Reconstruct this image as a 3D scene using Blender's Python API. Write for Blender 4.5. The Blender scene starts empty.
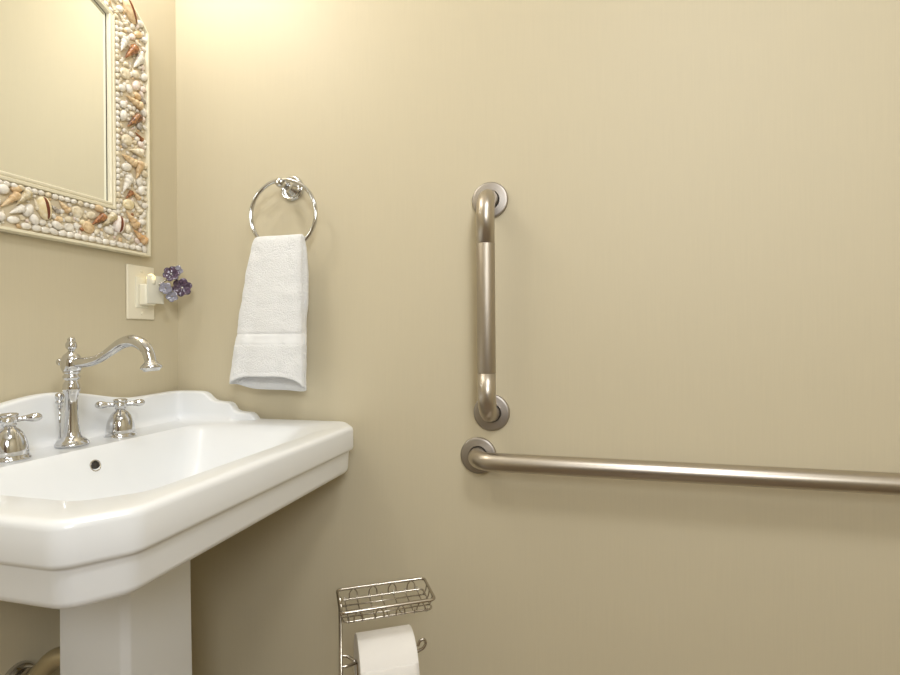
import bpy, bmesh, math, random
from math import sin, cos, pi, radians as RD
from mathutils import Vector, Matrix, noise
random.seed(7)
SC = bpy.context.scene
COL = SC.collection

# ------------------------------------------------------------ camera, world, light
cam_d = bpy.data.cameras.new('camera')
cam = bpy.data.objects.new('camera', cam_d); COL.objects.link(cam)
cam_d.sensor_width = 36.0
cam_d.lens = 36.0 * 525.0 / 900.0
cam_d.clip_start = 0.02
cam.location = (0.9872, -1.10, 1.10)
cam.rotation_mode = 'XYZ'
cam.matrix_world = (Matrix.Translation((0.9872, -1.10, 1.10)) @ Matrix.Rotation(RD(14.53), 4, 'Z')
                    @ Matrix.Rotation(RD(90), 4, 'X') @ Matrix.Rotation(RD(-0.45), 4, 'Z'))
SC.camera = cam

w = bpy.data.worlds.new('world'); SC.world = w; w.use_nodes = True
w.node_tree.nodes['Background'].inputs[0].default_value = (1.0, 0.98, 0.95, 1)
w.node_tree.nodes['Background'].inputs[1].default_value = 0.06

SC.view_settings.view_transform = 'Standard'
SC.view_settings.look = 'None'
SC.view_settings.gamma = 1
SC.view_settings.use_curve_mapping = False
SC.view_settings.exposure = 0.17

def lamp(name, kind, loc, energy, color, size, rot=None):
    l = bpy.data.lights.new(name, kind); l.energy = energy; l.color = color
    if kind == 'AREA':
        l.shape = 'DISK'; l.size = size
    else:
        l.shadow_soft_size = size
    o = bpy.data.objects.new(name, l); COL.objects.link(o); o.location = loc
    if rot: o.rotation_euler = rot
    return o
WARM = (1.0, 0.975, 0.94)
for k, yy in enumerate((-0.70, -0.48, -0.26)):       # bulbs of the vanity fixture over the mirror
    lamp('vanity_bulb', 'POINT', (0.15, yy, 2.06), 2.7, WARM, 0.045)
lamp('ceiling_lamp_light', 'AREA', (1.40, -1.15, 2.38), 11.0, (0.97, 0.985, 1.0), 0.42)
lamp('fill_light', 'AREA', (1.65, -2.25, 1.85), 17.0, (0.94, 0.975, 1.0), 0.6, (RD(76), 0, RD(28)))  # added fill from behind the camera, brightens the sink front

# ------------------------------------------------------------ helpers
def tag(o, label=None, cat=None, group=None, kind=None):
    if label: o['label'] = label
    if cat: o['category'] = cat
    if group: o['group'] = group
    if kind: o['kind'] = kind
    return o

def link(name, verts, faces, mat, parent=None, smooth=True, loc=None, mats=None, midx=None, sharp=None):
    me = bpy.data.meshes.new(name)
    me.from_pydata([tuple(v) for v in verts], [], faces)
    for m_ in ([mat] if mat else []) + (mats or []): me.materials.append(m_)
    if midx:
        for p, i in zip(me.polygons, midx): p.material_index = i
    bm = bmesh.new(); bm.from_mesh(me)
    bmesh.ops.remove_doubles(bm, verts=bm.verts, dist=1e-6)
    bmesh.ops.recalc_face_normals(bm, faces=bm.faces)
    bm.to_mesh(me); bm.free()
    if smooth:
        for p in me.polygons: p.use_smooth = True
        if sharp is not None:
            me.set_sharp_from_angle(angle=RD(sharp))
    o = bpy.data.objects.new(name, me); COL.objects.link(o)
    if parent: o.parent = parent
    if loc: o.location = loc
    return o

def empty(name, loc, rz=0.0):
    o = bpy.data.objects.new(name, None); COL.objects.link(o)
    o.location = loc; o.rotation_euler = (0, 0, rz); o.empty_display_size = 0.05
    return o

class G:                                     # geometry collector
    def __init__(s): s.v = []; s.f = []
    def add(s, v, f):
        n = len(s.v); s.v += [Vector(a) for a in v]; s.f += [tuple(i + n for i in q) for q in f]; return s
    def xf(s, M): s.v = [M @ a for a in s.v]; return s
    def obj(s, name, mat, parent=None, **k): return link(name, s.v, s.f, mat, parent, **k)

def lathe(prof, n=32, M=None, capa=True):
    """prof: list of (r, z)"""
    v = []; f = []
    for r, z in prof:
        for i in range(n):
            a = 2*pi*i/n; v.append(Vector((r*cos(a), r*sin(a), z)))
    for j in range(len(prof)-1):
        for i in range(n):
            k = (i+1) % n; f.append((j*n+i, j*n+k, (j+1)*n+k, (j+1)*n+i))
    if capa:
        f.append(tuple(range(n))[::-1]); f.append(tuple((len(prof)-1)*n+i for i in range(n)))
    if M is not None: v = [M @ a for a in v]
    return v, f

def smooth_path(pts, sub=8, closed=False):
    P = [Vector(p) for p in pts]; n = len(P); out = []
    rng = range(n if closed else n-1)
    for i in rng:
        p1 = P[i]; p2 = P[(i+1) % n]
        p0 = P[(i-1) % n] if (closed or i > 0) else p1*2-p2
        p3 = P[(i+2) % n] if (closed or i < n-2) else p2*2-p1
        for k in range(sub):
            t = k/sub
            out.append(0.5*((2*p1)+(p2-p0)*t+(2*p0-5*p1+4*p2-p3)*t*t+(3*p1-p0-3*p2+p3)*t**3))
    if not closed: out.append(P[-1])
    return out

def tube(path, rad, n=10, closed=False, cap=True):
    P = [Vector(p) for p in path]; m = len(P)
    R_ = rad if isinstance(rad, (list, tuple)) else [rad]*m
    v = []; f = []; nrm = None
    for i in range(m):
        if closed: t = (P[(i+1) % m]-P[(i-1) % m])
        else: t = P[min(i+1, m-1)]-P[max(i-1, 0)]
        t.normalize()
        if nrm is None:
            nrm = t.orthogonal().normalized()
        else:
            nrm = (nrm - t*nrm.dot(t)).normalized()
        b = t.cross(nrm)
        for k in range(n):
            a = 2*pi*k/n; v.append(P[i]+(nrm*cos(a)+b*sin(a))*R_[i])
    for i in range(m if closed else m-1):
        j = (i+1) % m
        off = 0
        if closed and j == 0:
            best = 1e9
            for o_ in range(n):
                d = (v[i*n]-v[o_]).length
                if d < best: best = d; off = o_
        for k in range(n):
            k2 = (k+1) % n
            f.append((i*n+k, i*n+k2, j*n+(k2+off) % n, j*n+(k+off) % n))
    if cap and not closed:
        f.append(tuple(range(n))[::-1]); f.append(tuple((m-1)*n+k for k in range(n)))
    return v, f

def rbox(x0, x1, y0, y1, z0, z1, b=0.002, seg=2):
    bm = bmesh.new(); bmesh.ops.create_cube(bm, size=1)
    for q in bm.verts:
        q.co = Vector(((x0+x1)/2+q.co.x*(x1-x0), (y0+y1)/2+q.co.y*(y1-y0), (z0+z1)/2+q.co.z*(z1-z0)))
    if b > 0: bmesh.ops.bevel(bm, geom=bm.edges[:], offset=b, segments=seg, profile=0.6, affect='EDGES')
    bm.verts.index_update()
    v = [q.co.copy() for q in bm.verts]; f = [tuple(q.index for q in p.verts) for p in bm.faces]
    bm.free(); return v, f

def align(axis, loc, roll=0):
    """matrix taking +Z to axis"""
    q = Vector((0, 0, 1)).rotation_difference(Vector(axis).normalized())
    return Matrix.Translation(loc) @ q.to_matrix().to_4x4() @ Matrix.Rotation(roll, 4, 'Z')

# ------------------------------------------------------------ materials
def mat(name, base=(.8, .8, .8), rough=.5, metal=0.0, coat=0.0, spec=.5, trans=0.0, sss=0.0, alpha=None):
    m = bpy.data.materials.new(name); m.use_nodes = True
    b = m.node_tree.nodes['Principled BSDF']
    b.inputs['Base Color'].default_value = (*base, 1); b.inputs['Roughness'].default_value = rough
    b.inputs['Metallic'].default_value = metal; b.inputs['Coat Weight'].default_value = coat
    b.inputs['Specular IOR Level'].default_value = spec; b.inputs['Transmission Weight'].default_value = trans
    if sss: b.inputs['Subsurface Weight'].default_value = sss; b.inputs['Subsurface Radius'].default_value = (.01, .008, .006)
    return m, b, m.node_tree

def noise_col(nt, b, c1, c2, scale=(1, 1, 1), nscale=20, detail=3, lo=.35, hi=.65):
    tc = nt.nodes.new('ShaderNodeTexCoord'); mp = nt.nodes.new('ShaderNodeMapping')
    mp.inputs['Scale'].default_value = scale
    nz = nt.nodes.new('ShaderNodeTexNoise'); nz.inputs['Scale'].default_value = nscale; nz.inputs['Detail'].default_value = detail
    cr = nt.nodes.new('ShaderNodeValToRGB')
    cr.color_ramp.elements[0].position = lo; cr.color_ramp.elements[1].position = hi
    cr.color_ramp.elements[0].color = (*c1, 1); cr.color_ramp.elements[1].color = (*c2, 1)
    nt.links.new(tc.outputs['Object'], mp.inputs[0]); nt.links.new(mp.outputs[0], nz.inputs['Vector'])
    nt.links.new(nz.outputs['Fac'], cr.inputs[0]); nt.links.new(cr.outputs[0], b.inputs['Base Color'])
    return tc, mp, nz, cr

def bump(nt, b, scale, strength, dist=.001, vec_scale=(1, 1, 1), detail=2):
    tc = nt.nodes.new('ShaderNodeTexCoord'); mp = nt.nodes.new('ShaderNodeMapping'); mp.inputs['Scale'].default_value = vec_scale
    nz = nt.nodes.new('ShaderNodeTexNoise'); nz.inputs['Scale'].default_value = scale; nz.inputs['Detail'].default_value = detail
    bp = nt.nodes.new('ShaderNodeBump'); bp.inputs['Strength'].default_value = strength; bp.inputs['Distance'].default_value = dist
    nt.links.new(tc.outputs['Object'], mp.inputs[0]); nt.links.new(mp.outputs[0], nz.inputs['Vector'])
    nt.links.new(nz.outputs['Fac'], bp.inputs['Height']); nt.links.new(bp.outputs[0], b.inputs['Normal'])
    return nz, bp

WALLC = (0.622, 0.553, 0.402)
def wall_mat():
    m, b, nt = mat('wall_strie', WALLC, .55, spec=.3)
    tc, mp, nz, cr = noise_col(nt, b, tuple(c*.985 for c in WALLC), tuple(min(1, c*1.012) for c in WALLC), (1, 1, .02), 420, 3, .3, .7)
    nz2 = nt.nodes.new('ShaderNodeTexNoise'); nz2.inputs['Scale'].default_value = 3.0; nz2.inputs['Detail'].default_value = 2
    mx = nt.nodes.new('ShaderNodeMix'); mx.data_type = 'RGBA'; mx.blend_type = 'MULTIPLY'; mx.inputs[0].default_value = 1
    cr2 = nt.nodes.new('ShaderNodeValToRGB'); cr2.color_ramp.elements[0].color = (.985, .985, .975, 1); cr2.color_ramp.elements[1].color = (1, 1, 1, 1)
    nt.links.new(tc.outputs['Object'], nz2.inputs['Vector']); nt.links.new(nz2.outputs['Fac'], cr2.inputs[0])
    nt.links.new(cr.outputs[0], mx.inputs[6]); nt.links.new(cr2.outputs[0], mx.inputs[7]); nt.links.new(mx.outputs[2], b.inputs['Base Color'])
    bp = nt.nodes.new('ShaderNodeBump'); bp.inputs['Strength'].default_value = .06; bp.inputs['Distance'].default_value = .0006
    nt.links.new(nz.outputs['Fac'], bp.inputs['Height']); nt.links.new(bp.outputs[0], b.inputs['Normal'])
    return m
M_WALL = wall_mat()
M_CEIL = mat('ceiling_white', (.86, .84, .78), .8)[0]
def floor_mat():
    m, b, nt = mat('floor_tile', (.5, .42, .32), .35)
    tc = nt.nodes.new('ShaderNodeTexCoord'); br = nt.nodes.new('ShaderNodeTexBrick')
    br.offset = 0; br.inputs['Scale'].default_value = 3.3; br.inputs['Brick Width'].default_value = 1; br.inputs['Row Height'].default_value = 1
    br.inputs['Mortar Size'].default_value = .012
    br.inputs['Color1'].default_value = (.20, .14, .085, 1); br.inputs['Color2'].default_value = (.23, .165, .10, 1); br.inputs['Mortar'].default_value = (.13, .10, .07, 1)
    nt.links.new(tc.outputs['Object'], br.inputs['Vector']); nt.links.new(br.outputs['Color'], b.inputs['Base Color'])
    return m
M_FLOOR = floor_mat()
M_TRIM = mat('trim_white', (.82, .79, .72), .35)[0]
M_DOOR = mat('door_dark', (.16, .10, .06), .35)[0]
M_CER = mat('white_porcelain', (.86, .88, .905), .28, coat=.18, spec=.5)[0]
M_CHROME = mat('polished_chrome', (.64, .64, .65), .09, metal=1)[0]
M_CHROME2 = mat('satin_wire', (.52, .48, .42), .25, metal=1)[0]
M_DARK = mat('dark_shade_gasket', (.03, .025, .02), .6)[0]  # painted shade for mirror edge and overflow, also the gasket colour
def brushed(name, col, rough, bs=0):
    m, b, nt = mat(name, col, rough, metal=1)
    if bs: bump(nt, b, bs, .35, .0006)
    return m
M_STEEL = brushed('satin_stainless', (.52, .47, .405), .35)
M_FLANGE = brushed('flange_stainless', (.42, .385, .35), .45)
M_GRIP = brushed('peened_stainless', (.44, .39, .325), .43, 1400)
def towel_mat():
    m, b, nt = mat('terry_white', (.93, .94, .955), .95, spec=.1)
    b.inputs['Sheen Weight'].default_value = .4; b.inputs['Sheen Roughness'].default_value = .5
    nz, bp = bump(nt, b, 420, .9, .004, detail=3)
    return m
M_TOWEL = towel_mat()
m_, b_, nt_ = mat('towel_band', (.92, .93, .945), .85, spec=.15)
bump(nt_, b_, 900, .4, .001, (.2, .2, 1)); M_BAND = m_
m_, b_, nt_ = mat('tissue_paper', (.88, .85, .81), .95, spec=.1)
bump(nt_, b_, 260, .35, .001); M_PAPER = m_
M_CARD = mat('cardboard_core', (.42, .32, .2), .9)[0]
M_FRAME = mat('cream_painted_wood', (.84, .78, .60), .4)[0]
M_BED = mat('shell_bed_plaster', (.70, .61, .45), .8)[0]
M_MIRROR = mat('mirror_silver', (.93, .95, .93), .01, metal=1)[0]
M_PLATE = mat('ivory_plastic', (.86, .80, .64), .3)[0]
M_ROCK = mat('ivory_plastic_light', (.88, .84, .70), .25)[0]
m_, b_, nt_ = mat('night_light_body', (.95, .93, .82), .15, trans=.25); M_NL = m_
m_, b_, nt_ = mat('night_light_bulb', (1, .9, .6), .3)
b_.inputs['Emission Color'].default_value = (1, .80, .42, 1); b_.inputs['Emission Strength'].default_value = .7; M_BULB = m_
m_, b_, nt_ = mat('purple_glass', (.10, .06, .11), .12, coat=.5, trans=.12)
noise_col(nt_, b_, (.055, .03, .06), (.17, .11, .19), (1, 1, 1), 160, 2, .35, .7); M_PURP = m_
m_, b_, nt_ = mat('lilac_glass', (.36, .35, .44), .12, coat=.5, trans=.15); M_LILAC = m_
M_BEAD = mat('white_bead', (.92, .92, .9), .1, coat=.5)[0]
M_PIPE = mat('aged_brass_pipe', (.50, .42, .26), .38, metal=.6)[0]

SHC = {'white': ((.76, .71, .62), (.90, .86, .79)), 'cream': ((.70, .60, .42), (.88, .80, .64)), 'tan': ((.62, .42, .22), (.84, .66, .42)),
       'pink': ((.78, .62, .54), (.90, .82, .76)), 'brown': ((.20, .07, .02), (.52, .24, .10)), 'darkbrown': ((.08, .035, .02), (.42, .20, .08)),
       'yellow': ((.80, .66, .38), (.90, .80, .58)), 'olive': ((.50, .40, .22), (.80, .72, .54)), 'grey': ((.30, .26, .22), (.68, .64, .58)),
       'orange': ((.55, .28, .10), (.80, .56, .32))}
SHM = {}
for k_, (a_, c_) in SHC.items():
    m_, b_, nt_ = mat('shell_'+k_, a_, .35, coat=.2)
    noise_col(nt_, b_, a_, c_, (1, 1, 1), 150 if 'brown' in k_ else 90, 2, .38, .62); SHM[k_] = m_
M_SLIT = mat('shell_slit_dark', (.18, .05, .02), .5)[0]

# ------------------------------------------------------------ room shell
RX, RY, RZ = 2.3, -2.45, 2.44
def slab(name, x0, x1, y0, y1, z0, z1, m, b=0.0, kind='structure'):
    v, f = rbox(x0, x1, y0, y1, z0, z1, b)
    o = link(name, v, f, m, smooth=False); o['kind'] = kind; return o
slab('wall_left', -.1, 0, RY-.1, .1, 0, RZ, M_WALL)
slab('wall_back', 0, RX, 0, .1, 0, RZ, M_WALL)
slab('wall_right', RX, RX+.1, RY-.1, .1, 0, RZ, M_WALL)
slab('wall_front', 0, .85, RY-.1, RY, 0, RZ, M_WALL)
slab('wall_front', 1.75, RX, RY-.1, RY, 0, RZ, M_WALL)
slab('wall_front', .85, 1.75, RY-.1, RY, 2.05, RZ, M_WALL)
slab('floor', -.1, RX+.1, RY-.1, .1, -.1, 0, M_FLOOR)
slab('ceiling', -.1, RX+.1, RY-.1, .1, RZ, RZ+.1, M_CEIL)
slab('unseen_door_1', .86, 1.74, RY-.07, RY-.03, .005, 2.04, M_DOOR, .004)  # unseen dark door, added to give the chrome dark reflections
slab('trim_1', .78, .85, RY, RY+.018, 0, 2.12, M_TRIM, .003)
slab('trim_2', 1.75, 1.82, RY, RY+.018, 0, 2.12, M_TRIM, .003)
slab('trim_3', .85, 1.75, RY, RY+.018, 2.05, 2.12, M_TRIM, .003)
slab('baseboard_back', .0, RX, -.014, 0, 0, .11, M_TRIM, .003)
slab('baseboard_left', 0, .014, RY, -.014, 0, .11, M_TRIM, .003)
slab('baseboard_right', RX-.014, RX, RY, -.014, 0, .11, M_TRIM, .003)

# ------------------------------------------------------------ pedestal sink
YC = -.345; HW = .338
def roundpoly(c, rad, nseg=5, nedge=6):
    """c: list of (x,y); rad per corner; returns fixed-count loop"""
    n = len(c); out = []; ends = []
    for i in range(n):
        p = Vector((*c[i], 0)); a = (Vector((*c[i-1], 0))-p); b = (Vector((*c[(i+1) % n], 0))-p)
        la, lb = a.length, b.length; a.normalize(); b.normalize()
        ang = a.angle(b); r = rad[i]; d = min(r/math.tan(ang/2), la*.48, lb*.48)
        p1 = p+a*d; p2 = p+b*d
        arc = []
        for k in range(nseg+1):
            t = k/nseg; arc.append(((1-t)**2)*p1+2*t*(1-t)*p+t*t*p2)
        ends.append(arc)
    for i in range(n):
        out += ends[i]
        q0 = ends[i][-1]; q1 = ends[(i+1) % n][0]
        for k in range(1, nedge): out.append(q0.lerp(q1, k/nedge))
    return out
def outer(i):      # inset i
    s = .4142*i
    return [(.004, YC+HW-i), (.460-s*1.0, YC+HW-i), (.5065-i, YC+HW-.060-s*.6), (.5065-i, YC-HW+.060+s*.6), (.460-s*1.0, YC-HW+i), (.004, YC-HW+i)]
def oloop(i, z, r=.012, fr=.034): return [Vector((p.x, p.y, z)) for p in roundpoly(outer(i), [.006, fr, fr, fr, fr, .006])]
def inner(x0, x1, h, c, z, r=.05):
    C = [(x0, YC+h), (x1-c, YC+h), (x1, YC+h-c*1.1), (x1, YC-h+c*1.1), (x1-c, YC-h), (x0, YC-h)]
    return [Vector((p.x, p.y, z)) for p in roundpoly(C, [r, r, r, r, r, r])]
def deckz(p, z):
    t = max(0, min(1, (p.x-.125)/.05)); t = t*t*(3-2*t)
    return z - .0035*(1-t)*(1 if z > .9 else 0)
loops = []
loops.append(oloop(.060, .806)); loops.append(oloop(.022, .8125))
loops.append(oloop(.0165, .815)); loops.append(oloop(.0135, .8185)); loops.append(oloop(.0115, .824))
loops.append(oloop(.0095, .8575)); loops.append(oloop(.0085, .8605)); loops.append(oloop(.004, .8625)); loops.append(oloop(.0015, .8645))
loops.append(oloop(0, .869)); loops.append(oloop(0, .9030)); loops.append(oloop(.0009, .9073)); loops.append(oloop(.0034, .9108)); loops.append(oloop(.0068, .9126)); loops.append(oloop(.012, .9132))
loops.append(oloop(.026, .9125))
rim_in = [(.126, .455, .270, .050, .9105), (.128, .450, .264, .050, .9085), (.131, .443, .256, .052, .9045), (.135, .435, .247, .054, .897),
          (.142, .421, .232, .058, .878), (.151, .406, .215, .06, .850), (.164, .388, .194, .06, .820), (.184, .364, .165, .055, .796), (.210, .338, .12, .045, .783), (.24, .315, .05, .03, .777)]
for a in rim_in: loops.append(inner(*a))
loops.append(inner(.262, .298, .018, .009, .773, r=.012))
for L in loops[11:17]:
    for p in L: p.z = deckz(p, p.z)
v = []; f = []
n = len(loops[0])
for L in loops: v += L
for j in range(len(loops)-1):
    for i in range(n):
        k = (i+1) % n; f.append((j*n+i, j*n+k, (j+1)*n+k, (j+1)*n+i))
f.append(tuple(range(n))[::-1]); f.append(tuple((len(loops)-1)*n+i for i in range(n)))
basin = G().add(v, f)

# backsplash: section swept along side, back, side
side = [(.249, .902), (.245, .9075), (.240, .916), (.2345, .9235), (.228, .9278), (.220, .9290), (.205, .9295), (.194, .9305), (.187, .933), (.1825, .937), (.179, .9425), (.175, .9475), (.169, .9508), (.161, .952), (.148, .9525),
        (.134, .9535), (.125, .956), (.118, .960), (.112, .9655), (.106, .9705), (.099, .9740), (.090, .9755), (.078, .976), (.060, .976), (.048, .976)]
ys = YC+HW-.0165; xb = .0185; rc = .026
def topz(y):
    d = abs(y-YC)
    t = max(0, min(1, 1-d/.20)); t = t*t*(3-2*t)
    base = .9735 + .0025*max(0, min(1, (d-.19)/.12))
    return base + .0295*t
path = []
for x, z in side: path.append((x, ys, z, Vector((0, -1, 0))))
for k in range(0, 9):
    a = (pi/2)*k/8
    path.append((xb+rc-rc*sin(a), ys-rc+rc*cos(a), .976, Vector((sin(a), -cos(a), 0))))
N = 40
y_s = ys-rc; y_e = 2*YC-y_s
for k in range(1, N):
    y = y_s+(y_e-y_s)*k/N; path.append((xb, y, topz(y), Vector((1, 0, 0))))
path += [(x, 2*YC-y, z, Vector((nn.x, -nn.y, 0))) for x, y, z, nn in reversed(path[:len(side)+9])]
v = []; f = []; S = None
for x, y, z, nn in path:
    P = Vector((x, y, 0)); sec = []
    th = .0125; r = .0065
    sec.append((-th, .86)); sec.append((-th, z-r))
    for k in range(1, 5):
        a = pi/2*k/4; sec.append((-th+r*(1-cos(a)), z-r+r*sin(a)))
    for k in range(0, 5):
        a = pi/2*k/4; sec.append((th-r+r*sin(a), z-r+r*cos(a)))
    zb = .9090
    if z > .935:
        sec += [(th+.0005, zb+.016), (th+.0015, zb+.009), (th+.005, zb+.0035), (th+.011, zb+.0003), (th+.016, zb-.002)]
    else:
        zl = min(z-r, .9120)
        sec += [(th+.0005, zl), (th+.001, zl-.001), (th+.0015, zl-.002), (th+.002, zl-.004), (th+.0025, zl-.006)]
    sec.append((th+.014 if z > .935 else th+.003, .88 if z > .9 else .87))
    S = len(sec)
    for d, zz in sec: v.append(Vector((P.x+nn.x*d, P.y+nn.y*d, zz)))
m = len(path)
for j in range(m-1):
    for i in range(S-1):
        f.append((j*S+i, j*S+i+1, (j+1)*S+i+1, (j+1)*S+i))
f.append(tuple(range(S))); f.append(tuple((m-1)*S+i for i in range(S))[::-1])
splash_g = (v, f)

sink = empty('pedestal_sink', (.25, YC, 0))
tag(sink, 'white rectangular pedestal sink with stepped backsplash in the corner of the two walls', 'sink')
SL = Vector((-.25, -YC, 0))
def P_(g, name, m_, parent, off, **k):
    g.v = [a+off for a in g.v]; return g.obj(name, m_, parent, **k)
bas = P_(basin, 'basin', M_CER, sink, SL, sharp=50)
spl = P_(G().add(*splash_g), 'backsplash', M_CER, sink, SL, sharp=50)
# overflow ring and a dark disc painting the hole's shade, on the sloping back face of the bowl
ax = Vector((1, 0, .30)).normalized(); Mo = align(ax, Vector((.1420, -.3562, .8775)))
ov = P_(G().add(*lathe([(.0105, -.004), (.0105, .0012), (.0097, .0018), (.0088, .0014), (.0084, -.001)], 24, Mo, False)), 'overflow_ring', M_CHROME2, bas, SL)
P_(G().add(*lathe([(.0088, -.002), (.0086, .0002), (.002, .0004)], 24, Mo)), 'overflow_shade_disc', M_DARK, bas, SL)
# drain
Md = Matrix.Translation((.28, YC, .7725))
dr = P_(G().add(*lathe([(.026, 0), (.026, .002), (.023, .004), (.019, .003), (.017, .002), (.013, .006), (.004, .009)], 28, Md)), 'drain', M_CHROME, bas, SL)

# pedestal column with chamfered corners, flaring slightly at the top and foot
def pedloop(z, hx0, hx1, h, c, r=.006):
    C = [(hx0, YC+h), (hx1-c, YC+h), (hx1, YC+h-c), (hx1, YC-h+c), (hx1-c, YC-h), (hx0, YC-h)]
    return [Vector((p.x, p.y, z)) for p in roundpoly(C, [.004, r, r, r, r, .004], 4, 3)]
pl = []
for z, xf, h in [(0, .330, .118), (.055, .330, .118), (.062, .318, .108), (.085, .305, .098), (.12, .292, .087), (.2, .283, .080), (.35, .2765, .078), (.5, .2745, .077), (.64, .2735, .0765), (.74, .2735, .0765), (.803, .275, .078)]:
    pl.append(pedloop(z, .138, xf, h, .010))
v = []; f = []; n = len(pl[0])
for L in pl: v += L
for j in range(len(pl)-1):
    for i in range(n):
        k = (i+1) % n; f.append((j*n+i, j*n+k, (j+1)*n+k, (j+1)*n+i))
f.append(tuple(range(n))[::-1]); f.append(tuple((len(pl)-1)*n+i for i in range(n)))
P_(G().add(v, f), 'pedestal', M_CER, sink, SL, sharp=40)

# ------------------------------------------------------------ drain trap under the sink
trap = empty('drain_trap', (0, -.388, .494))
tag(trap, 'dim metal drain trap pipe entering the left wall under the sink', 'pipe')
Mx = align((1, 0, 0), (0, 0, 0))
G().add(*lathe([(.031, .0), (.031, .003), (.029, .009), (.024, .013), (.021, .013)], 32, Mx)).obj('wall_flange', M_CHROME, trap)
G().add(*tube(smooth_path([(.004, 0, 0), (.030, 0, .004), (.052, .004, .022), (.070, .010, .042), (.090, .020, .046), (.104, .030, .036), (.110, .038, .046), (.112, .042, .09), (.112, .043, .312)], 5), .0165, 16)).obj('trap_pipe', M_PIPE, trap)
G().add(*lathe([(.0165, -.012), (.023, -.010), (.023, .010), (.0165, .012)], 8, align((1, 0, .2), (.028, 0, .003)))).obj('slip_nut', M_CHROME2, trap)

# ------------------------------------------------------------ faucet
ZD = .9090
fau = empty('faucet', (.0765, YC, ZD))
tag(fau, 'chrome widespread faucet with curved spout and two cross handles on the sink deck', 'faucet')
body = [(.0264, 0), (.0270, .002), (.0266, .0045), (.0248, .0062), (.0240, .0082), (.0215, .0105), (.0175, .0130), (.0150, .0160), (.0136, .019), (.0126, .026), (.0112, .036), (.0101, .048),
        (.0095, .060), (.0094, .078), (.0099, .087), (.0116, .094), (.0134, .099), (.0140, .1035), (.0135, .109), (.0114, .115), (.0102, .1175), (.0100, .1190), (.0128, .1210), (.0138, .124), (.0132, .127),
        (.0116, .1285), (.0116, .131), (.0135, .1325), (.0138, .135)]
G().add(*lathe(body, 40)).obj('faucet_body', M_CHROME, fau)
cap = [(.0128, .134), (.0150, .137), (.0165, .142), (.0172, .148), (.0168, .154), (.0150, .160), (.0120, .165), (.0085, .168), (.0060, .170), (.0052, .172)]
hub = G().add(*lathe(cap, 40)).obj('spout_hub', M_CHROME, fau)
fin = [(.0050, .170), (.0046, .173), (.0066, .175), (.0086, .1775), (.0092, .1815), (.0088, .1855), (.0070, .1885), (.0058, .190), (.0064, .1918), (.0060, .1945), (.003, .1968)]
G().add(*lathe(fin, 28)).obj('finial', M_CHROME, fau)
knob = [(.004, 0), (.004, .004), (.0062, .006), (.0072, .009), (.0066, .0125), (.0045, .0150), (.0015, .0162)]
G().add(*lathe(knob, 24, align((-1, 0, 0), (-.0155, 0, .1515)))).obj('side_knob', M_CHROME, fau)
sp = [(.006, .1500), (.030, .1510), (.048, .1535), (.066, .1590), (.0865, .1700), (.1105, .1835), (.130, .1890), (.1455, .1880), (.1615, .1800), (.1700, .1700), (.1745, .1570), (.1755, .1520)]
P = smooth_path([(a, 0, z) for a, z in sp], 6)
rr = []
for i in range(len(P)):
    t = i/(len(P)-1)
    rr.append(.0096 - .0018*math.exp(-((t-.3)/.14)**2) + .0016*math.exp(-((t-.62)/.2)**2) - .0005*t)
spout = G().add(*tube(P, rr, 18)).obj('spout', M_CHROME, fau)
nose = [(.0085, .002), (.0095, 0), (.0120, -.0035), (.0155, -.0065), (.0172, -.0095), (.0174, -.0115), (.0160, -.0130), (.0138, -.0140), (.0130, -.0165), (.0110, -.0170), (.0105, -.0120)]
G().add(*lathe([(r, z) for r, z in nose], 30, Matrix.Translation((.1756, 0, .1535)) @ Matrix.Rotation(RD(-6), 4, 'Y'))).obj('aerator', M_CHROME, spout)
rod = empty('x', (0, 0, 0)); bpy.data.objects.remove(rod)
rk = G().add(*tube([(0, 0, -.001), (0, 0, .078)], .0021, 10))
rk.add(*lathe([(.0032, .066), (.0040, .068), (.0046, .070), (.0036, .073), (.0050, .075), (.0070, .0775), (.0058, .080), (.0048, .082), (.0068, .085), (.0074, .0885), (.0068, .092), (.0045, .0945), (.0015, .0955)], 20))
rk.xf(Matrix.Translation((-.0265, -.0015, 0)))
rk.obj('lift_rod', M_CHROME, fau)
def handle(x, y, z, rot):
    h = [(.0255, 0), (.0262, .0015), (.0258, .0035), (.0242, .0050), (.0230, .0070), (.0233, .0095), (.0230, .0150), (.0218, .0235), (.0195, .0320), (.0162, .0395), (.0122, .0448), (.0090, .0470), (.0078, .0485), (.0076, .0505)]
    o = G().add(*lathe(h, 36)).obj('handle', M_CHROME, fau); o.location = (x, y, z); o.scale = (1.1, 1.1, 1.1)
    c = [(.0080, .0500), (.0092, .0515), (.0092, .0530), (.0078, .0545), (.0090, .0555), (.0110, .0570), (.0115, .0600), (.0108, .0625), (.0095, .0635), (.0108, .0648), (.0116, .0662), (.0112, .0678), (.0090, .0690), (.003, .0697)]
    k = G().add(*lathe(c, 28))
    for q in range(4):
        a = rot+q*pi/2
        prof = [(.0042, .006), (.0040, .012), (.0036, .0150), (.0044, .0165), (.0040, .0180), (.0050, .0215), (.0064, .0265), (.0068, .0305), (.0060, .0345), (.0040, .0375), (.0015, .0388)]
        k.add(*lathe(prof, 18, align((cos(a), sin(a), .04), (0, 0, .0588))))
    k.obj('cross_grip', M_CHROME, o)
handle(.0035, .1000, -.0030, RD(46)); handle(.0020, -.1090, -.0022, RD(52))

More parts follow.
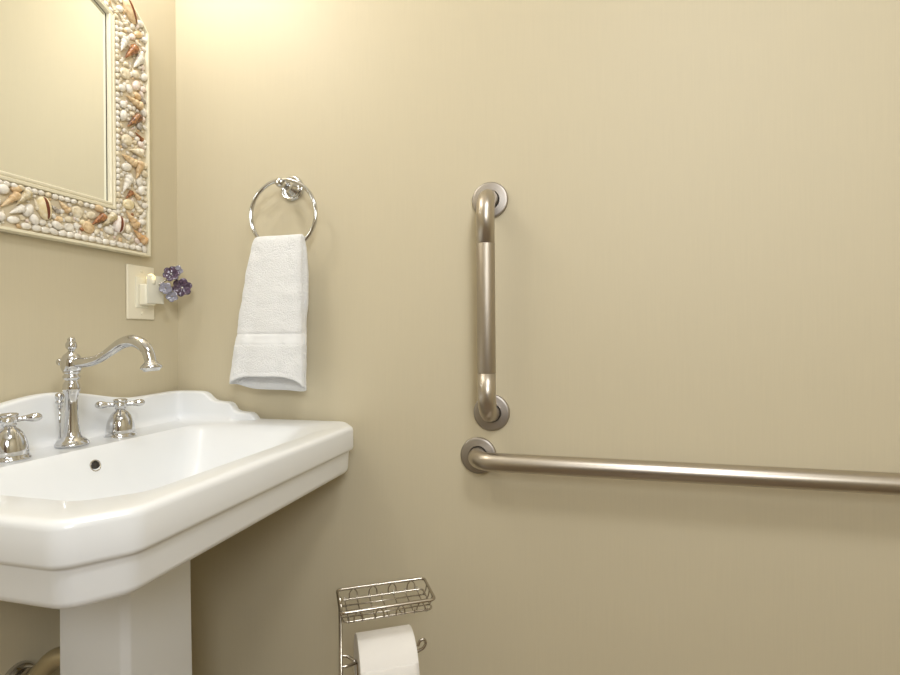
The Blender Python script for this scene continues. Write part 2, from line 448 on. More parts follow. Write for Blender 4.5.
# ------------------------------------------------------------ mirror with shell frame
mir = empty('mirror', (0, YC, 1.291))
tag(mir, 'arched wall mirror in a cream frame crusted with seashells above the sink', 'mirror')
MO = Vector((0, -YC, -1.291))
HO = .2375; HI = .1345
def arch_loop(h, zb, zs, slope, n=28):
    """closed (y,z): bottom-left, bottom-right, up to spring, arc, down"""
    s = RD(slope); R = h/sin(s); pts = []
    ny, nz = 6, 8
    for k in range(ny): pts.append((YC-h+2*h*k/ny, zb))
    for k in range(nz): pts.append((YC+h, zb+(zs-zb)*k/nz))
    for k in range(n+1):
        a = s-2*s*k/n; pts.append((YC+R*sin(a), zs+R*cos(a)-R*cos(s)))
    for k in range(1, nz): pts.append((YC-h, zs-(zs-zb)*k/nz))
    return pts
def frame_rings(rings):
    v = []; f = []; L = [arch_loop(*r[:4]) for r in rings]; n = len(L[0])
    for r, l in zip(rings, L):
        for y, z in l: v.append(Vector((r[4], y, z))+MO)
    for j in range(len(L)-1):
        for i in range(n):
            k = (i+1) % n; f.append((j*n+i, j*n+k, (j+1)*n+k, (j+1)*n+i))
    return v, f
def A(t):   # t from 0 outer to 1 inner opening
    h = HO+(HI-HO)*t; zb = 1.291+(1.391-1.291)*t; zs = 1.800+(1.787-1.800)*t; sl = 50+(27-50)*t
    return (h, zb, zs, sl)
link('outer_rail', *frame_rings([(*A(0), .001), (*A(0), .0225), (*A(.006), .024), (*A(.045), .024), (*A(.055), .0225), (*A(.06), .015)]), M_FRAME, mir, sharp=35)
link('inner_rail', *frame_rings([(*A(.855), .014), (*A(.86), .0215), (*A(.87), .023), (*A(.91), .0235), (*A(.93), .0215), (*A(.95), .0235), (*A(.985), .024), (*A(1.0), .0225), (*A(1.0), .0152), (*A(1.0), .006)]), M_FRAME, mir, sharp=35)
link('shell_bed', *frame_rings([(*A(.04), .0165), (*A(.5), .0175), (*A(.87), .0165)]), M_BED, mir)
link('glass_edge_shade', *frame_rings([(*A(.97), .0138), (*A(1.018), .0146)]), M_DARK, mir)  # dark strip painting the shade and rail reflection along the glass edge
lp = arch_loop(*A(1.01)); 
link('mirror_glass', [Vector((.0142, y, z))+MO for y, z in lp], [tuple(range(len(lp)))], M_MIRROR, mir, smooth=False)
lp = arch_loop(*A(.02))
link('backing', [Vector((.001, y, z))+MO for y, z in lp]+[Vector((.006, y, z))+MO for y, z in lp],
     [tuple(range(len(lp)))[::-1], tuple(range(len(lp), 2*len(lp)))], M_BED, mir, smooth=False)

def sh_pebble():
    v, f = lathe([(sin(a)*.5, -cos(a)*.5) for a in [pi*k/7 for k in range(1, 7)]], 10)
    return v, f
def sh_cowrie():
    v = []; f = []; nu, nv = 24, 13; mi = []
    for i in range(nv):
        a = pi*(i+.35)/(nv-.3)
        for k in range(nu):
            b = 2*pi*k/nu
            r = sin(a)**.8*.5*(1+.10*cos(a))
            x = -cos(a)*.5; y = r*cos(b); z = r*sin(b)
            g = math.exp(-((b-pi/2)/.16)**2) if i not in (0, nv-1) else 0
            z -= .16*g*sin(a)
            v.append(Vector((x, y*.9, z)))
    for i in range(nv-1):
        for k in range(nu):
            f.append((i*nu+k, i*nu+(k+1) % nu, (i+1)*nu+(k+1) % nu, (i+1)*nu+k))
            mi.append(1 if k in (5, 6) and 0 < i < nv-2 else 0)
    f.append(tuple(range(nu))[::-1]); f.append(tuple((nv-1)*nu+i for i in range(nu))); mi += [0, 0]
    return v, f, mi
def sh_spiral(whorls=5, fat=.5, ridge=.14):
    v = []; f = []; nu, nv = 14, 40
    for i in range(nv):
        t = i/(nv-1)
        base = (t**.75)*fat*(1 if t < .86 else math.sqrt(max(.02, 1-((t-.86)/.15)**2)))
        for k in range(nu):
            b = k/nu; ph = (whorls*t**.8*1.0 + b) % 1.0
            r = base*(1+ridge*(sin(pi*ph)**.6*2-1))
            r = max(r, .01)
            v.append(Vector((t-.5, r*cos(2*pi*b), r*sin(2*pi*b))))
    for i in range(nv-1):
        for k in range(nu): f.append((i*nu+k, i*nu+(k+1) % nu, (i+1)*nu+(k+1) % nu, (i+1)*nu+k))
    f.append(tuple(range(nu))[::-1]); f.append(tuple((nv-1)*nu+i for i in range(nu)))
    return v, f
def sh_clam():
    v = []; f = []; nr, nu = 9, 32
    for j in range(nr):
        t = j/(nr-1)
        for k in range(nu):
            b = 2*pi*k/nu
            px, py = -.5+.0, 0
            ex = .5*cos(b); ey = .5*sin(b)*(.95+.05*cos(b))
            rib = 1+.035*cos(14*b)*t
            x = px*(1-t)+ex*t*rib+(1-t)*.12; y = ey*t*rib
            z = .34*math.sqrt(max(0, 1-t**2.2))*(.55+.45*t**.3) + .012*cos(28*t*3)*(1-t)
            v.append(Vector((x, y, z)))
    for j in range(nr-1):
        for k in range(nu): f.append((j*nu+k, j*nu+(k+1) % nu, (j+1)*nu+(k+1) % nu, (j+1)*nu+k))
    f.append(tuple(range(nu)))
    f.append(tuple((nr-1)*nu+i for i in range(nu))[::-1])
    return v, f
KIND = {'pebble': ('rounded_shell', sh_pebble, None), 'cowrie': ('cowrie_shell', sh_cowrie, None), 'auger': ('spiral_shell', sh_spiral, None),
        'cone': ('cone_shell', lambda: sh_spiral(4, .36, .07), None), 'clam': ('clam_shell', sh_clam, None)}
placed = []
def frame_mat(y, z, ang, L, W, H, x0):
    return Matrix.Translation(Vector((x0, y, z))+MO) @ Matrix(((0, 0, 1, 0), (1, 0, 0, 0), (0, 1, 0, 0), (0, 0, 0, 1))) @ Matrix.Rotation(RD(ang), 4, 'Z') @ Matrix.Diagonal((L, W, H, 1))
def shell(kind, y, z, L, W, ang, colr, hs=1.0):
    nm, fn, _ = KIND[kind]; r = fn(); v, f = r[0], r[1]
    H = {'pebble': W*.75, 'cowrie': W*.75, 'auger': W*.95, 'cone': W*.95, 'clam': W*.9}[kind]*hs
    if kind in ('auger', 'cone'):
        k = 1/(2*(.5 if kind == 'auger' else .36)); Wm = W*k; Hm = H*k
    else: Wm, Hm = W, H
    x0 = .0165+H*.30 if kind != 'clam' else .017
    M = frame_mat(y, z, ang, L, Wm, Hm, x0)
    o = link(nm, [M @ a for a in v], f, SHM[colr], mir, mats=[M_SLIT] if kind == 'cowrie' else None, midx=r[2] if len(r) > 2 else None)
    n_ = max(1, int(round(L/W)))
    for q in range(n_):
        t = (q+.5)/n_-.5
        placed.append((y+cos(RD(ang))*L*t, z+sin(RD(ang))*L*t, W*.5))
    return o
SHELLS = [('cowrie', -0.1517, 1.8238, 0.0534, 0.0473, -60.0, 'tan'),
 ('auger', -0.1741, 1.7952, 0.0238, 0.0262, -42.0, 'cream'),
 ('auger', -0.1953, 1.8062, 0.0198, 0.0192, -42.0, 'cream'),
 ('pebble', -0.1613, 1.7808, 0.0181, 0.011, 29.0, 'white'),
 ('pebble', -0.1777, 1.7592, 0.0204, 0.013, 29.0, 'cream'),
 ('pebble', -0.1346, 1.7848, 0.0282, 0.0135, 29.0, 'tan'),
 ('cone', -0.1565, 1.733, 0.0767, 0.0228, 52.0, 'brown'),
 ('auger', -0.1751, 1.7405, 0.0374, 0.0197, 70.0, 'white'),
 ('auger', -0.138, 1.7204, 0.041, 0.019, 56.0, 'white'),
 ('clam', -0.1688, 1.6809, 0.0403, 0.0394, 26.0, 'cream'),
 ('pebble', -0.1412, 1.6676, 0.0437, 0.0234, 62.0, 'pink'),
 ('pebble', -0.1436, 1.6909, 0.0189, 0.0186, -12.0, 'cream'),
 ('auger', -0.1496, 1.6283, 0.0454, 0.0267, -11.0, 'tan'),
 ('pebble', -0.1758, 1.6104, 0.0195, 0.0152, 23.0, 'white'),
 ('pebble', -0.176, 1.5865, 0.0282, 0.0169, 70.0, 'white'),
 ('cone', -0.15, 1.5839, 0.067, 0.0217, 47.0, 'darkbrown'),
 ('clam', -0.1649, 1.5374, 0.0417, 0.0328, 20.0, 'cream'),
 ('cone', -0.1341, 1.5566, 0.0246, 0.0184, -31.0, 'brown'),
 ('auger', -0.1453, 1.5192, 0.0367, 0.0174, 7.0, 'cream'),
 ('auger', -0.164, 1.4953, 0.0395, 0.0192, -15.0, 'tan'),
 ('pebble', -0.1681, 1.4775, 0.0271, 0.0197, 17.0, 'white'),
 ('auger', -0.1697, 1.4391, 0.0456, 0.0188, 64.0, 'white'),
 ('auger', -0.1375, 1.4794, 0.0498, 0.0316, 73.0, 'tan'),
 ('pebble', -0.1297, 1.4369, 0.0256, 0.0156, 68.0, 'white'),
 ('cone', -0.1621, 1.4172, 0.0276, 0.0127, 47.0, 'brown'),
 ('auger', -0.1435, 1.4221, 0.0255, 0.0172, -36.0, 'tan'),
 ('clam', -0.1623, 1.3975, 0.0378, 0.0329, 14.0, 'yellow'),
 ('auger', -0.1411, 1.396, 0.0293, 0.0204, -50.0, 'cream'),
 ('auger', -0.1574, 1.3657, 0.0421, 0.0223, -45.0, 'tan'),
 ('auger', -0.1362, 1.3323, 0.0411, 0.0275, -33.0, 'orange'),
 ('pebble', -0.1277, 1.3654, 0.0227, 0.0136, 12.0, 'white'),
 ('cowrie', -0.1908, 1.3478, 0.0372, 0.0275, 84.0, 'pink'),
 ('auger', -0.2152, 1.3511, 0.0431, 0.0179, 43.0, 'olive'),
 ('cone', -0.2386, 1.3461, 0.0418, 0.0153, 40.0, 'brown'),
 ('pebble', -0.213, 1.3306, 0.0238, 0.0143, -17.0, 'white'),
 ('clam', -0.259, 1.3276, 0.0314, 0.024, -7.0, 'tan'),
 ('pebble', -0.2543, 1.3528, 0.0206, 0.0142, 13.0, 'cream'),
 ('clam', -0.2825, 1.3524, 0.0287, 0.0423, -17.0, 'cream'),
 ('auger', -0.3112, 1.3573, 0.0276, 0.0178, -42.0, 'tan'),
 ('auger', -0.3289, 1.3493, 0.0221, 0.0193, -30.0, 'grey'),
 ('cowrie', -0.3503, 1.3442, 0.0421, 0.0378, -78.0, 'yellow'),
 ('auger', -0.3872, 1.3532, 0.0378, 0.0154, 52.0, 'olive'),
 ('auger', -0.4091, 1.3441, 0.0494, 0.0135, 45.0, 'tan'),
 ('pebble', -0.3973, 1.3669, 0.0209, 0.0123, 15.0, 'tan'),
 ('pebble', -0.4203, 1.3607, 0.0216, 0.0223, 15.0, 'white'),
 ('pebble', -0.3778, 1.3341, 0.0276, 0.0145, 63.0, 'white'),
 ('pebble', -0.4027, 1.3117, 0.0222, 0.0122, 12.0, 'white'),
 ('pebble', -0.4254, 1.3128, 0.0195, 0.0154, 12.0, 'white'),
 ('auger', -0.3626, 1.3486, 0.0218, 0.012, -69.0, 'cream'),
 ('pebble', -0.3013, 1.3346, 0.0167, 0.0116, 12.0, 'cream'),
 ('clam', -0.2994, 1.3195, 0.023, 0.0174, 12.0, 'white'),
 ('pebble', -0.3213, 1.3302, 0.0181, 0.0114, 12.0, 'tan'),
 ('auger', -0.3975, 1.3295, 0.0298, 0.0145, 32.0, 'white'),
 ('pebble', -0.2361, 1.3712, 0.0238, 0.0136, -5.0, 'tan'),
 ('auger', -0.1733, 1.3276, 0.0278, 0.0174, -17.0, 'white'),
 ('pebble', -0.272, 1.3349, 0.0132, 0.0099, 12.0, 'yellow')]
for kd, y, z, L, W, a, c in SHELLS:
    L = min(L*1.0, .052 if kd in ('cone', 'cowrie') else .044); W = min(W*1.1, .027 if kd in ('clam', 'cowrie') else .020)
    if kd == 'auger': W = min(W, L*.50)
    if kd == 'cone': W = min(W, L*.45)
    if kd == 'pebble': W = min(W, .018); L = min(L, .027)
    if kd == 'cowrie' and z > 1.7: y -= .006
    if kd == 'clam': L = min(L, .034)
    ang = a if kd != 'cone' else a
    shell(kd, y, z, L, W, ang, c)
# rows of little shells along the rails, then small ones in every gap
def inband(y, z):
    d = abs(y-YC); zz = z
    def inside(h, zb, zs, sl, y, z):
        s = RD(sl); R = h/sin(s)
        if abs(y-YC) > h or z < zb: return False
        top = zs+math.sqrt(max(0, R*R-(y-YC)**2))-R*cos(s)
        return z < top
    return inside(*A(.085), y, z) and not inside(*A(.82), y, z)
def free(y, z, r, k=.72):
    for (a, b, q) in placed:
        if (a-y)**2+(b-z)**2 < ((r+q)*k)**2: return False
    return True
small = []
def rail_points(t, step):
    pts = arch_loop(*A(t), n=60); out = []; n = len(pts); acc = 0
    for i in range(n):
        a = Vector(pts[i]); b = Vector(pts[(i+1) % n]); l = (b-a).length
        while acc < l:
            p = a.lerp(b, acc/l); out.append((p.x, p.y, math.degrees(math.atan2(b.y-a.y, b.x-a.x)))); acc += step*random.uniform(.9, 1.15)
        acc -= l
    return out
for y, z, a in rail_points(.805, .0125): small.append((y, z, .0135, .0105, a+random.uniform(-15, 15), 'white' if random.random() < .8 else 'cream', 1.25))
for y, z, a in rail_points(.14, .0165):
    if z < 1.31 and free(y, z, .005, .8): small.append((y, z, .0185, .0125, a+random.uniform(-20, 20), 'white', 1.1))
for s in small: placed.append((s[0], s[1], s[3]*.6))
tries = 0
while tries < 14000:
    tries += 1
    y = random.uniform(YC-HO, YC+HO); z = random.uniform(1.291, 1.91)
    if not inband(y, z): continue
    r = random.choice((.0085, .0075, .006, .005, .004)) if tries < 9000 else .0032
    if free(y, z, r, .82):
        c = random.choices(('white', 'cream', 'tan', 'pink', 'brown', 'grey'), (56, 24, 11, 6, 1, 2))[0]
        small.append((y, z, r*2.5, r*1.85, random.uniform(0, 180), c, 1.0)); placed.append((y, z, r))
def visible(s): return s[0] > -.45 and s[1] < 1.84
vis = sorted([s for s in small if visible(s)], key=lambda s: -s[3])
n_have = sum(1 for s in SHELLS if s[0] == 'pebble')
ind = vis[:100-n_have]; rest = vis[100-n_have:]+[s for s in small if not visible(s)]
for y, z, L, W, a, c, hs in ind: shell('pebble', y, z, L, W, a, c, hs)
g = G(); midx = []; keys = list(SHM)
pv, pf = lathe([(sin(a)*.5, -cos(a)*.5) for a in [pi*k/5 for k in range(1, 5)]], 8)
for y, z, L, W, a, c, hs in rest:
    H = W*.8*hs; M = frame_mat(y, z, a, L, W, H, .0165+H*.3)
    g.add([M @ q for q in pv], pf); midx += [keys.index(c)]*len(pf)
o = link('tiny_shells', g.v, g.f, None, mir, mats=[SHM[k] for k in keys], midx=midx); o['kind'] = 'stuff'

# ------------------------------------------------------------ wall plate and night light
pz = 1.208; py = -.1165
plate = empty('wall_plate', (0, py, pz))
tag(plate, 'ivory outlet cover plate on the left wall below the mirror corner', 'wall plate')
G().add(*rbox(0, .0062, -.0380, .0370, -.0610, .0610, .0028, 3)).obj('cover', M_PLATE, plate, sharp=40)
G().add(*rbox(.004, .0085, -.0175, .0175, -.0350, .0350, .0016, 2)).obj('socket_insert', M_ROCK, plate, sharp=40)
for s in (-1, 1):
    G().add(*lathe([(.0035, .004), (.0035, .0066), (.0022, .0072), (.0006, .0070)], 14, align((1, 0, 0), (0, 0, .048*s)))).obj('screw', M_PLATE, plate)
nl = empty('night_light', (.0085, py+.004, pz+.005))
tag(nl, 'small plug-in night light with purple glass flowers in the ivory outlet', 'night light')
G().add(*rbox(0, .020, -.0150, .0150, -.034, .014, .004, 3)).obj('housing', M_ROCK, nl, sharp=40)
G().add(*lathe([(.0085, 0), (.0095, .004), (.0095, .010), (.0085, .013)], 20, Matrix.Translation((.016, .004, .013)))).obj('lamp_collar', M_NL, nl)
G().add(*lathe([(.0055, 0), (.0075, .006), (.0082, .014), (.0070, .022), (.0040, .028), (.001, .030)], 20, Matrix.Translation((.016, .004, .020)) @ Matrix.Diagonal((1.15, 1.15, .62, 1)))).obj('bulb', M_BULB, nl)
G().add(*rbox(.0195, .0235, -.012, .034, -.030, .034, .0012, 2)).obj('clear_bracket', M_NL, nl, sharp=40)
def flower(c, nrm, R, n, m_, name, bead=True, cup=.25):
    M = align(nrm, c, random.uniform(0, 1)); v = []; f = []
    for q in range(n):
        a0 = 2*pi*q/n; nu, nr = 9, 5; base = len(v)
        for j in range(nr):
            t = .10+.90*j/(nr-1)
            for k in range(nu):
                s = k/(nu-1)*2-1
                wdt = sin(pi*min(1, t*.62+.18))**.7*(1 if j < nr-1 else .72)*(pi/n)*1.32
                rad = R*t*(1-.10*s*s*(1 if j == nr-1 else .3))
                v.append(Vector((rad*cos(a0+s*wdt), rad*sin(a0+s*wdt), R*(cup*t*t - .10*(1-s*s)*t + .05*(q % 2)))))
        for j in range(nr-1):
            for k in range(nu-1): f.append((base+j*nu+k, base+j*nu+k+1, base+(j+1)*nu+k+1, base+(j+1)*nu+k))
    g = G().add([M @ a for a in v], f); o = g.obj(name, m_, nl)
    md = o.modifiers.new('thick', 'SOLIDIFY'); md.thickness = .0016
    if bead:
        G().add(*lathe([(.0004, .0042), (.0016, .0036), (.0021, .002), (.0018, .0004), (.0005, -.001)], 12, M)).obj('bead', M_BEAD, o)
    return M
VN = Vector((.55, -.80, .1))
fl = [((.045, .0335, .0395), (.60, -.78, .15), .0185, 6, M_PURP, 'purple_flower', True), ((.0505, .0610, .0105), (.62, -.78, .05), .0225, 6, M_PURP, 'purple_flower', True),
      ((.038, .0600, .0500), (.4, -.9, .2), .0140, 5, M_LILAC, 'lilac_flower', False), ((.042, .0200, .0060), (.5, -.85, -.1), .0145, 5, M_LILAC, 'lilac_flower', False),
      ((.046, .0340, -.0120), (.55, -.8, -.1), .0135, 5, M_LILAC, 'lilac_flower', False)]
for c, nr_, R, n_, m_, nm, bd in fl: flower(Vector(c), nr_, R, n_, m_, nm, bd)
g = G()
for c, nr_, *_r in fl:
    e = Vector(c)-Vector(nr_).normalized()*.002
    g.add(*tube(smooth_path([(.022, .018, .014), (.032, .5*(e.y+.018)+.004, .5*(e.z+.014)), tuple(e)], 6), .0012, 8))
g.obj('wire_stems', M_CHROME2, nl)

# ------------------------------------------------------------ towel ring
tr = empty('towel_ring', (.3246, 0, 1.451))
tag(tr, 'chrome towel ring on a round post holding the white towel', 'towel ring')
fl_ = [(.0285, 0), (.0295, .0025), (.0288, .0060), (.0265, .0080), (.0240, .0078), (.0225, .0060), (.0200, .0055), (.0170, .0075), (.0150, .0110), (.0120, .0150), (.0085, .019), (.0072, .024), (.0068, .034), (.0075, .040), (.0100, .0440), (.0112, .049), (.0112, .055), (.0095, .060), (.0060, .0630), (.0015, .0640)]
G().add(*lathe(fl_, 36, align((0, -1, 0), (0, 0, 0)))).obj('post', M_CHROME, tr)
RC = Vector((.0065, -.053, -.0725)); RR = .0785
ang_r = RD(4)
path = [(RC.x+RR*sin(2*pi*k/72)*cos(ang_r), RC.y+RR*sin(2*pi*k/72)*sin(ang_r), RC.z+RR*cos(2*pi*k/72)) for k in range(72)]
G().add(*tube(path, .0044, 12, closed=True)).obj('ring', M_CHROME, tr)

# ------------------------------------------------------------ hand towel (drapes over the ring's lower arc)
def interp(tab, z):
    for (z0, a0), (z1, a1) in zip(tab, tab[1:]):
        if (z0 >= z >= z1):
            t = (z0-z)/(z0-z1); t = t*t*(3-2*t)*.3+t*.7; return a0+(a1-a0)*t
    return tab[-1][1] if z < tab[-1][0] else tab[0][1]
xl = [(1.334, .2690), (1.325, .2625), (1.30, .2560), (1.25, .2455), (1.20, .2365), (1.15, .2285), (1.112, .2230), (1.10, .2190), (1.05, .2110), (.97, .2040)]
xr = [(1.334, .3800), (1.325, .3850), (1.30, .3865), (1.25, .3870), (1.15, .3885), (1.05, .3905), (.97, .3910)]
v = []; f = []; NT = 120; NV = 130; mi = []
def towel_pt(s, zt, u, th):
    """s angle, u 0..1 top to bottom"""
    # front (sin<0) hem higher than the back hem
    fr = .5-.5*sin(s)            # 1 at front, 0 at back
    edge = abs(cos(s))
    xc = .5-.5*cos(s); hem = .9755+.019*xc**1.2+.036*fr*(1-.75*xc**3) + .0012*sin(3*cos(s)+1)
    z = 1.331-(1.331-hem)*u
    xa, xb_ = interp(xl, z), interp(xr, z)
    cx, hw = (xa+xb_)/2, (xb_-xa)/2
    dep = .0145+.009*u+.004*sin(pi*min(1, u*1.1))
    top = min(1, math.sqrt(max(0, 1-(1-min(1, u/.055))**2))+.0)
    dd = dep*(.18+.82*top)
    c, sn = cos(s), sin(s)
    ex = .42
    X = cx+(hw-th)*math.copysign(abs(c)**ex, c)
    Y = -.058-.010*u+(dd-th)*math.copysign(abs(sn)**.55, sn)
    xx = (X-cx)/hw
    if sn < 0:
        Y -= .0055*u**.6*sin(xx*3.1+.6+.8*u)*(1-abs(xx)**4) + .0022*sin(xx*9+2*u)*u
    else:
        Y += .003*sin(xx*4)*u
        X += .0065*max(0, c)*math.exp(-((z-1.23)/.075)**4)
    p = Vector((X, Y, z))
    nz = noise.noise(p*38)*.0022+noise.noise(p*120)*.0008
    Y += nz*(1 if sn < 0 else -.5); X += noise.noise(p*30+Vector((5, 5, 5)))*.0016
    band = (.5 if 1.088 < z < 1.1115 else 0)
    e1 = math.exp(-((z-1.112)/.0016)**2)+math.exp(-((z-1.0875)/.0016)**2)
    Y += (.0016*band+.0016*e1)*(1 if sn < 0 else -1)
    e2 = math.exp(-((u-.968)/.004)**2)
    Y += .0010*e2*(1 if sn < 0 else -1)
    return Vector((X, Y, z))
for j in range(NV+1):
    u = j/NV
    for i in range(NT): v.append(towel_pt(2*pi*i/NT, 0, u, 0))
for j in range(NV, 4, -6):           # inside surface back up
    u = j/NV
    for i in range(NT): v.append(towel_pt(2*pi*i/NT, 0, u if j < NV else u-.0005, .0048 if j < NV else .0045))
rows = len(v)//NT
for j in range(rows-1):
    for i in range(NT):
        k = (i+1) % NT; f.append((j*NT+i, j*NT+k, (j+1)*NT+k, (j+1)*NT+i))
        zc = (v[j*NT+i].z+v[(j+1)*NT+i].z)/2; mi.append(1 if (1.0885 < zc < 1.111 and j < NV) else 0)
f.append(tuple(range(NT))); mi.append(0)
towel = link('hand_towel', v, f, M_TOWEL, mats=[M_BAND], midx=mi)
tag(towel, 'folded white terry hand towel hanging from the chrome ring', 'towel')

# ------------------------------------------------------------ grab bars
def grab_bar(root, a, b, grip):
    """a,b end centres on the wall plane (y=0) relative to the root"""
    a = Vector(a); b = Vector(b); d = (b-a).normalized(); off = Vector((0, -.057, 0)); br = .042; r = .0185
    pts = [a+Vector((0, -.002, 0)), a+Vector((0, -.010, 0))]
    def bend(c0, dirv, rev):
        out = []
        for k in range(0, 13):
            t = pi/2*k/12
            out.append(c0+off*((.057-br)/.057)+dirv*(br*(1-cos(t)))+Vector((0, -br*sin(t), 0)))
        return out[::-1] if rev else out
    p = [a+Vector((0, -.002, 0))]+bend(a, d, False)
    q = bend(b, -d, True)+[b+Vector((0, -.002, 0))]
    A0, B0 = p[-1], q[0]
    if grip:
        g0 = A0+d*grip[0]; g1 = A0+d*grip[1]
        G().add(*tube(p+[g0], r, 32)).obj('tube', M_STEEL, root)
        G().add(*tube([g1]+q, r, 32)).obj('tube', M_STEEL, root)
        G().add(*tube([g0, g0+d*.001, g1-d*.001, g1], [r*.99, r*1.006, r*1.006, r*.99], 32)).obj('grip', M_GRIP, root)['label'] = 'dull peened grip section'
    else:
        G().add(*tube(p+[A0.lerp(B0, k/6) for k in range(1, 6)]+q, r, 32)).obj('tube', M_STEEL, root)
    for c in (a, b):
        G().add(*lathe([(.0385, .0), (.0390, .002), (.0385, .0048), (.0368, .0065), (.0335, .0070), (.0215, .0085), (.0200, .0075)], 48, align((0, -1, 0), c), False)).obj('flange', M_FLANGE, root, sharp=40)
        G().add(*lathe([(.0222, .0055), (.0222, .0068), (.0190, .0070)], 40, align((0, -1, 0), c), False)).obj('gasket', M_DARK, root)
v1 = empty('grab_bar', (.7925, 0, 1.167))
tag(v1, 'vertical brushed steel grab bar with a dull grip section mounted on the wall', 'grab bar')
grab_bar(v1, (0, 0, .2225), (0, 0, -.2262), (.0590, .3200))
v2 = empty('grab_bar', (.7635, 0, .8485))
tag(v2, 'long horizontal brushed steel grab bar running out at the right edge', 'grab bar')
grab_bar(v2, (0, 0, 0), (.914, 0, -.001), None)

# ------------------------------------------------------------ toilet paper stand
st = empty('toilet_paper_stand', (.5429, -.2236, 0), math.atan2(.510, .859))
tag(st, 'satin metal wire toilet paper stand with a small basket shelf on top', 'toilet paper stand')
Lx, Ly = .163, -.0860      # local: x along the rails, -y towards the room
w_ = .0021
def wire(g, pts, r=w_, closed=False, n=8): g.add(*tube(pts, r, n, closed=closed))
def rrect(x0, x1, y0, y1, z, r=.008):
    out = []
    for (cx, cy, a0) in ((x1-r, y1-r, 0), (x0+r, y1-r, 90), (x0+r, y0+r, 180), (x1-r, y0+r, 270)):
        for k in range(5): a = RD(a0+90*k/4); out.append((cx+r*cos(a), cy+r*sin(a), z))
    return out
g = G(); wire(g, rrect(0, Lx, Ly, 0, .640), .0027, True); g.obj('top_rail', M_CHROME2, st)
g = G(); wire(g, rrect(.004, Lx-.004, Ly+.004, -.004, .622), .0017, True)
for k in range(1, 4): wire(g, [(.004, Ly+.004+(-Ly-.008)*k/4, .6205), (Lx-.004, Ly+.004+(-Ly-.008)*k/4, .6205)], .0013)
nb = 7
for k in range(nb):
    x = .014+(Lx-.028)*k/(nb-1)
    wire(g, smooth_path([(x, -.001, .626), (x, -.004, .6205), (x, -.010, .6185), (x, Ly*.5, .6183), (x, Ly+.010, .6185), (x, Ly+.004, .6205), (x, Ly+.001, .628)], 4), .0012)
for e in (0, Lx):
    for k in range(3):
        y = Ly*(k+1)/4; wire(g, smooth_path([(e, y, .640), (e+(.0015 if e == 0 else -.0015), y, .628), (e+(.006 if e == 0 else -.006), y, .6205)], 4), .0012)
g.obj('basket_wires', M_CHROME2, st)
# hoops along the back and the front rails
for yy in (-.0005, Ly+.0005):
    for k in range(4):
        x0 = .022+k*.036; g = G()
        wire(g, smooth_path([(x0, yy, .622), (x0+.001, yy, .632), (x0+.0075, yy, .6385), (x0+.014, yy, .632), (x0+.015, yy, .622)], 4), .0012)
        g.obj('wire_hoop', M_CHROME2, st)
g = G()
for y in (-.030, -.052): wire(g, [(.003, y, .64), (.002, y, .012)], .0027)
g.obj('post', M_CHROME2, st)
g = G(); wire(g, rrect(-.01, .17, -.13, .05, .004, .03), .0035, True)
wire(g, smooth_path([(.002, -.030, .03), (.002, -.024, .006), (.002, .045, .004)], 4), .0027); wire(g, smooth_path([(.002, -.052, .03), (.002, -.058, .006), (.002, -.125, .004)], 4), .0027)
g.obj('base', M_CHROME2, st)
ya, za = -.041, .527
g = G()
wire(g, smooth_path([(.002, -.030, .535), (.012, -.030, .535), (.020, -.034, .532), (.027, ya, za+.002), (.036, ya, za), (.132, ya, za), (.143, ya, za+.001), (.151, ya-.001, za+.005), (.156, ya, za+.013), (.152, ya, za+.020), (.145, ya, za+.018), (.1415, ya, za+.010)], 6), .0027)
wire(g, smooth_path([(.002, -.052, .530), (.014, -.052, .530), (.024, -.046, .528), (.032, ya, za-.001)], 6), .0025)
g.obj('roll_arm', M_CHROME2, st)

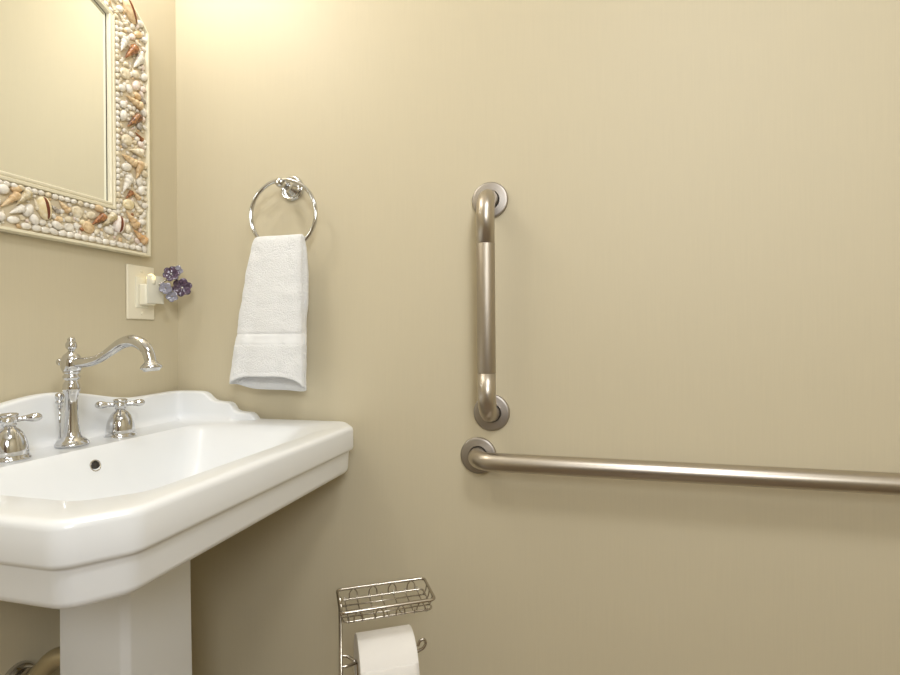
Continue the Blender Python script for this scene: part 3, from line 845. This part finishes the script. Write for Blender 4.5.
# toilet roll hangs on the arm
Rr = .061
tp = empty('toilet_roll', (.5429, -.2236, 0), math.atan2(.510, .859))
tag(tp, 'white toilet paper roll hanging on the arm of the wire stand', 'toilet roll')
rc_ = .0205; zc = za+.0027-rc_ ; x0, x1 = .031, .131
g = G(); v = []; f = []; nu = 96
prof = [(rc_, x0+.0005), (Rr-.001, x0), (Rr, x0+.001), (Rr, x1-.001), (Rr-.001, x1), (rc_, x1-.0005)]
for r, x in prof:
    for k in range(nu):
        a = 2*pi*k/nu; q = r*(1+.004*noise.noise(Vector((cos(a)*2, sin(a)*2, x*30)))) if r > .04 else r
        v.append(Vector((x, ya+q*cos(a), zc+q*sin(a))))
for j in range(len(prof)):
    j2 = (j+1) % len(prof)
    for k in range(nu):
        k2 = (k+1) % nu; f.append((j*nu+k, j*nu+k2, j2*nu+k2, j2*nu+k))
link('paper', v, f, M_PAPER, tp, sharp=40)
v = []; f = []
for r, x in [(rc_-.0004, x0+.001), (rc_-.0015, x0+.001), (rc_-.0015, x1-.001), (rc_-.0004, x1-.001)]:
    for k in range(32): a = 2*pi*k/32; v.append(Vector((x, ya+r*cos(a), zc+r*sin(a))))
for j in range(4):
    for k in range(32): f.append((j*32+k, j*32+(k+1) % 32, ((j+1) % 4)*32+(k+1) % 32, ((j+1) % 4)*32+k))
link('cardboard_core', v, f, M_CARD, tp)
# loose sheet hanging down the room side of the roll
v = []; f = []; ns = 26; nx = 10
for i in range(ns):
    t = i/(ns-1)
    if t < .45:
        a = RD(150)+RD(30)*(t/.45); yy, zz = ya+(Rr+.0012)*cos(a), zc+(Rr+.0012)*sin(a)
    else:
        yy = ya-(Rr+.0012)-.001*sin((t-.45)*4); zz = zc-(t-.45)*.13
    for k in range(nx+1): v.append(Vector((x0+.0005+(x1-x0-.001)*k/nx, yy+.0008*sin(k*1.3+t*4), zz)))
for i in range(ns-1):
    for k in range(nx): f.append((i*(nx+1)+k, i*(nx+1)+k+1, (i+1)*(nx+1)+k+1, (i+1)*(nx+1)+k))
o = link('loose_sheet', v, f, M_PAPER, tp); md = o.modifiers.new('thick', 'SOLIDIFY'); md.thickness = .0004
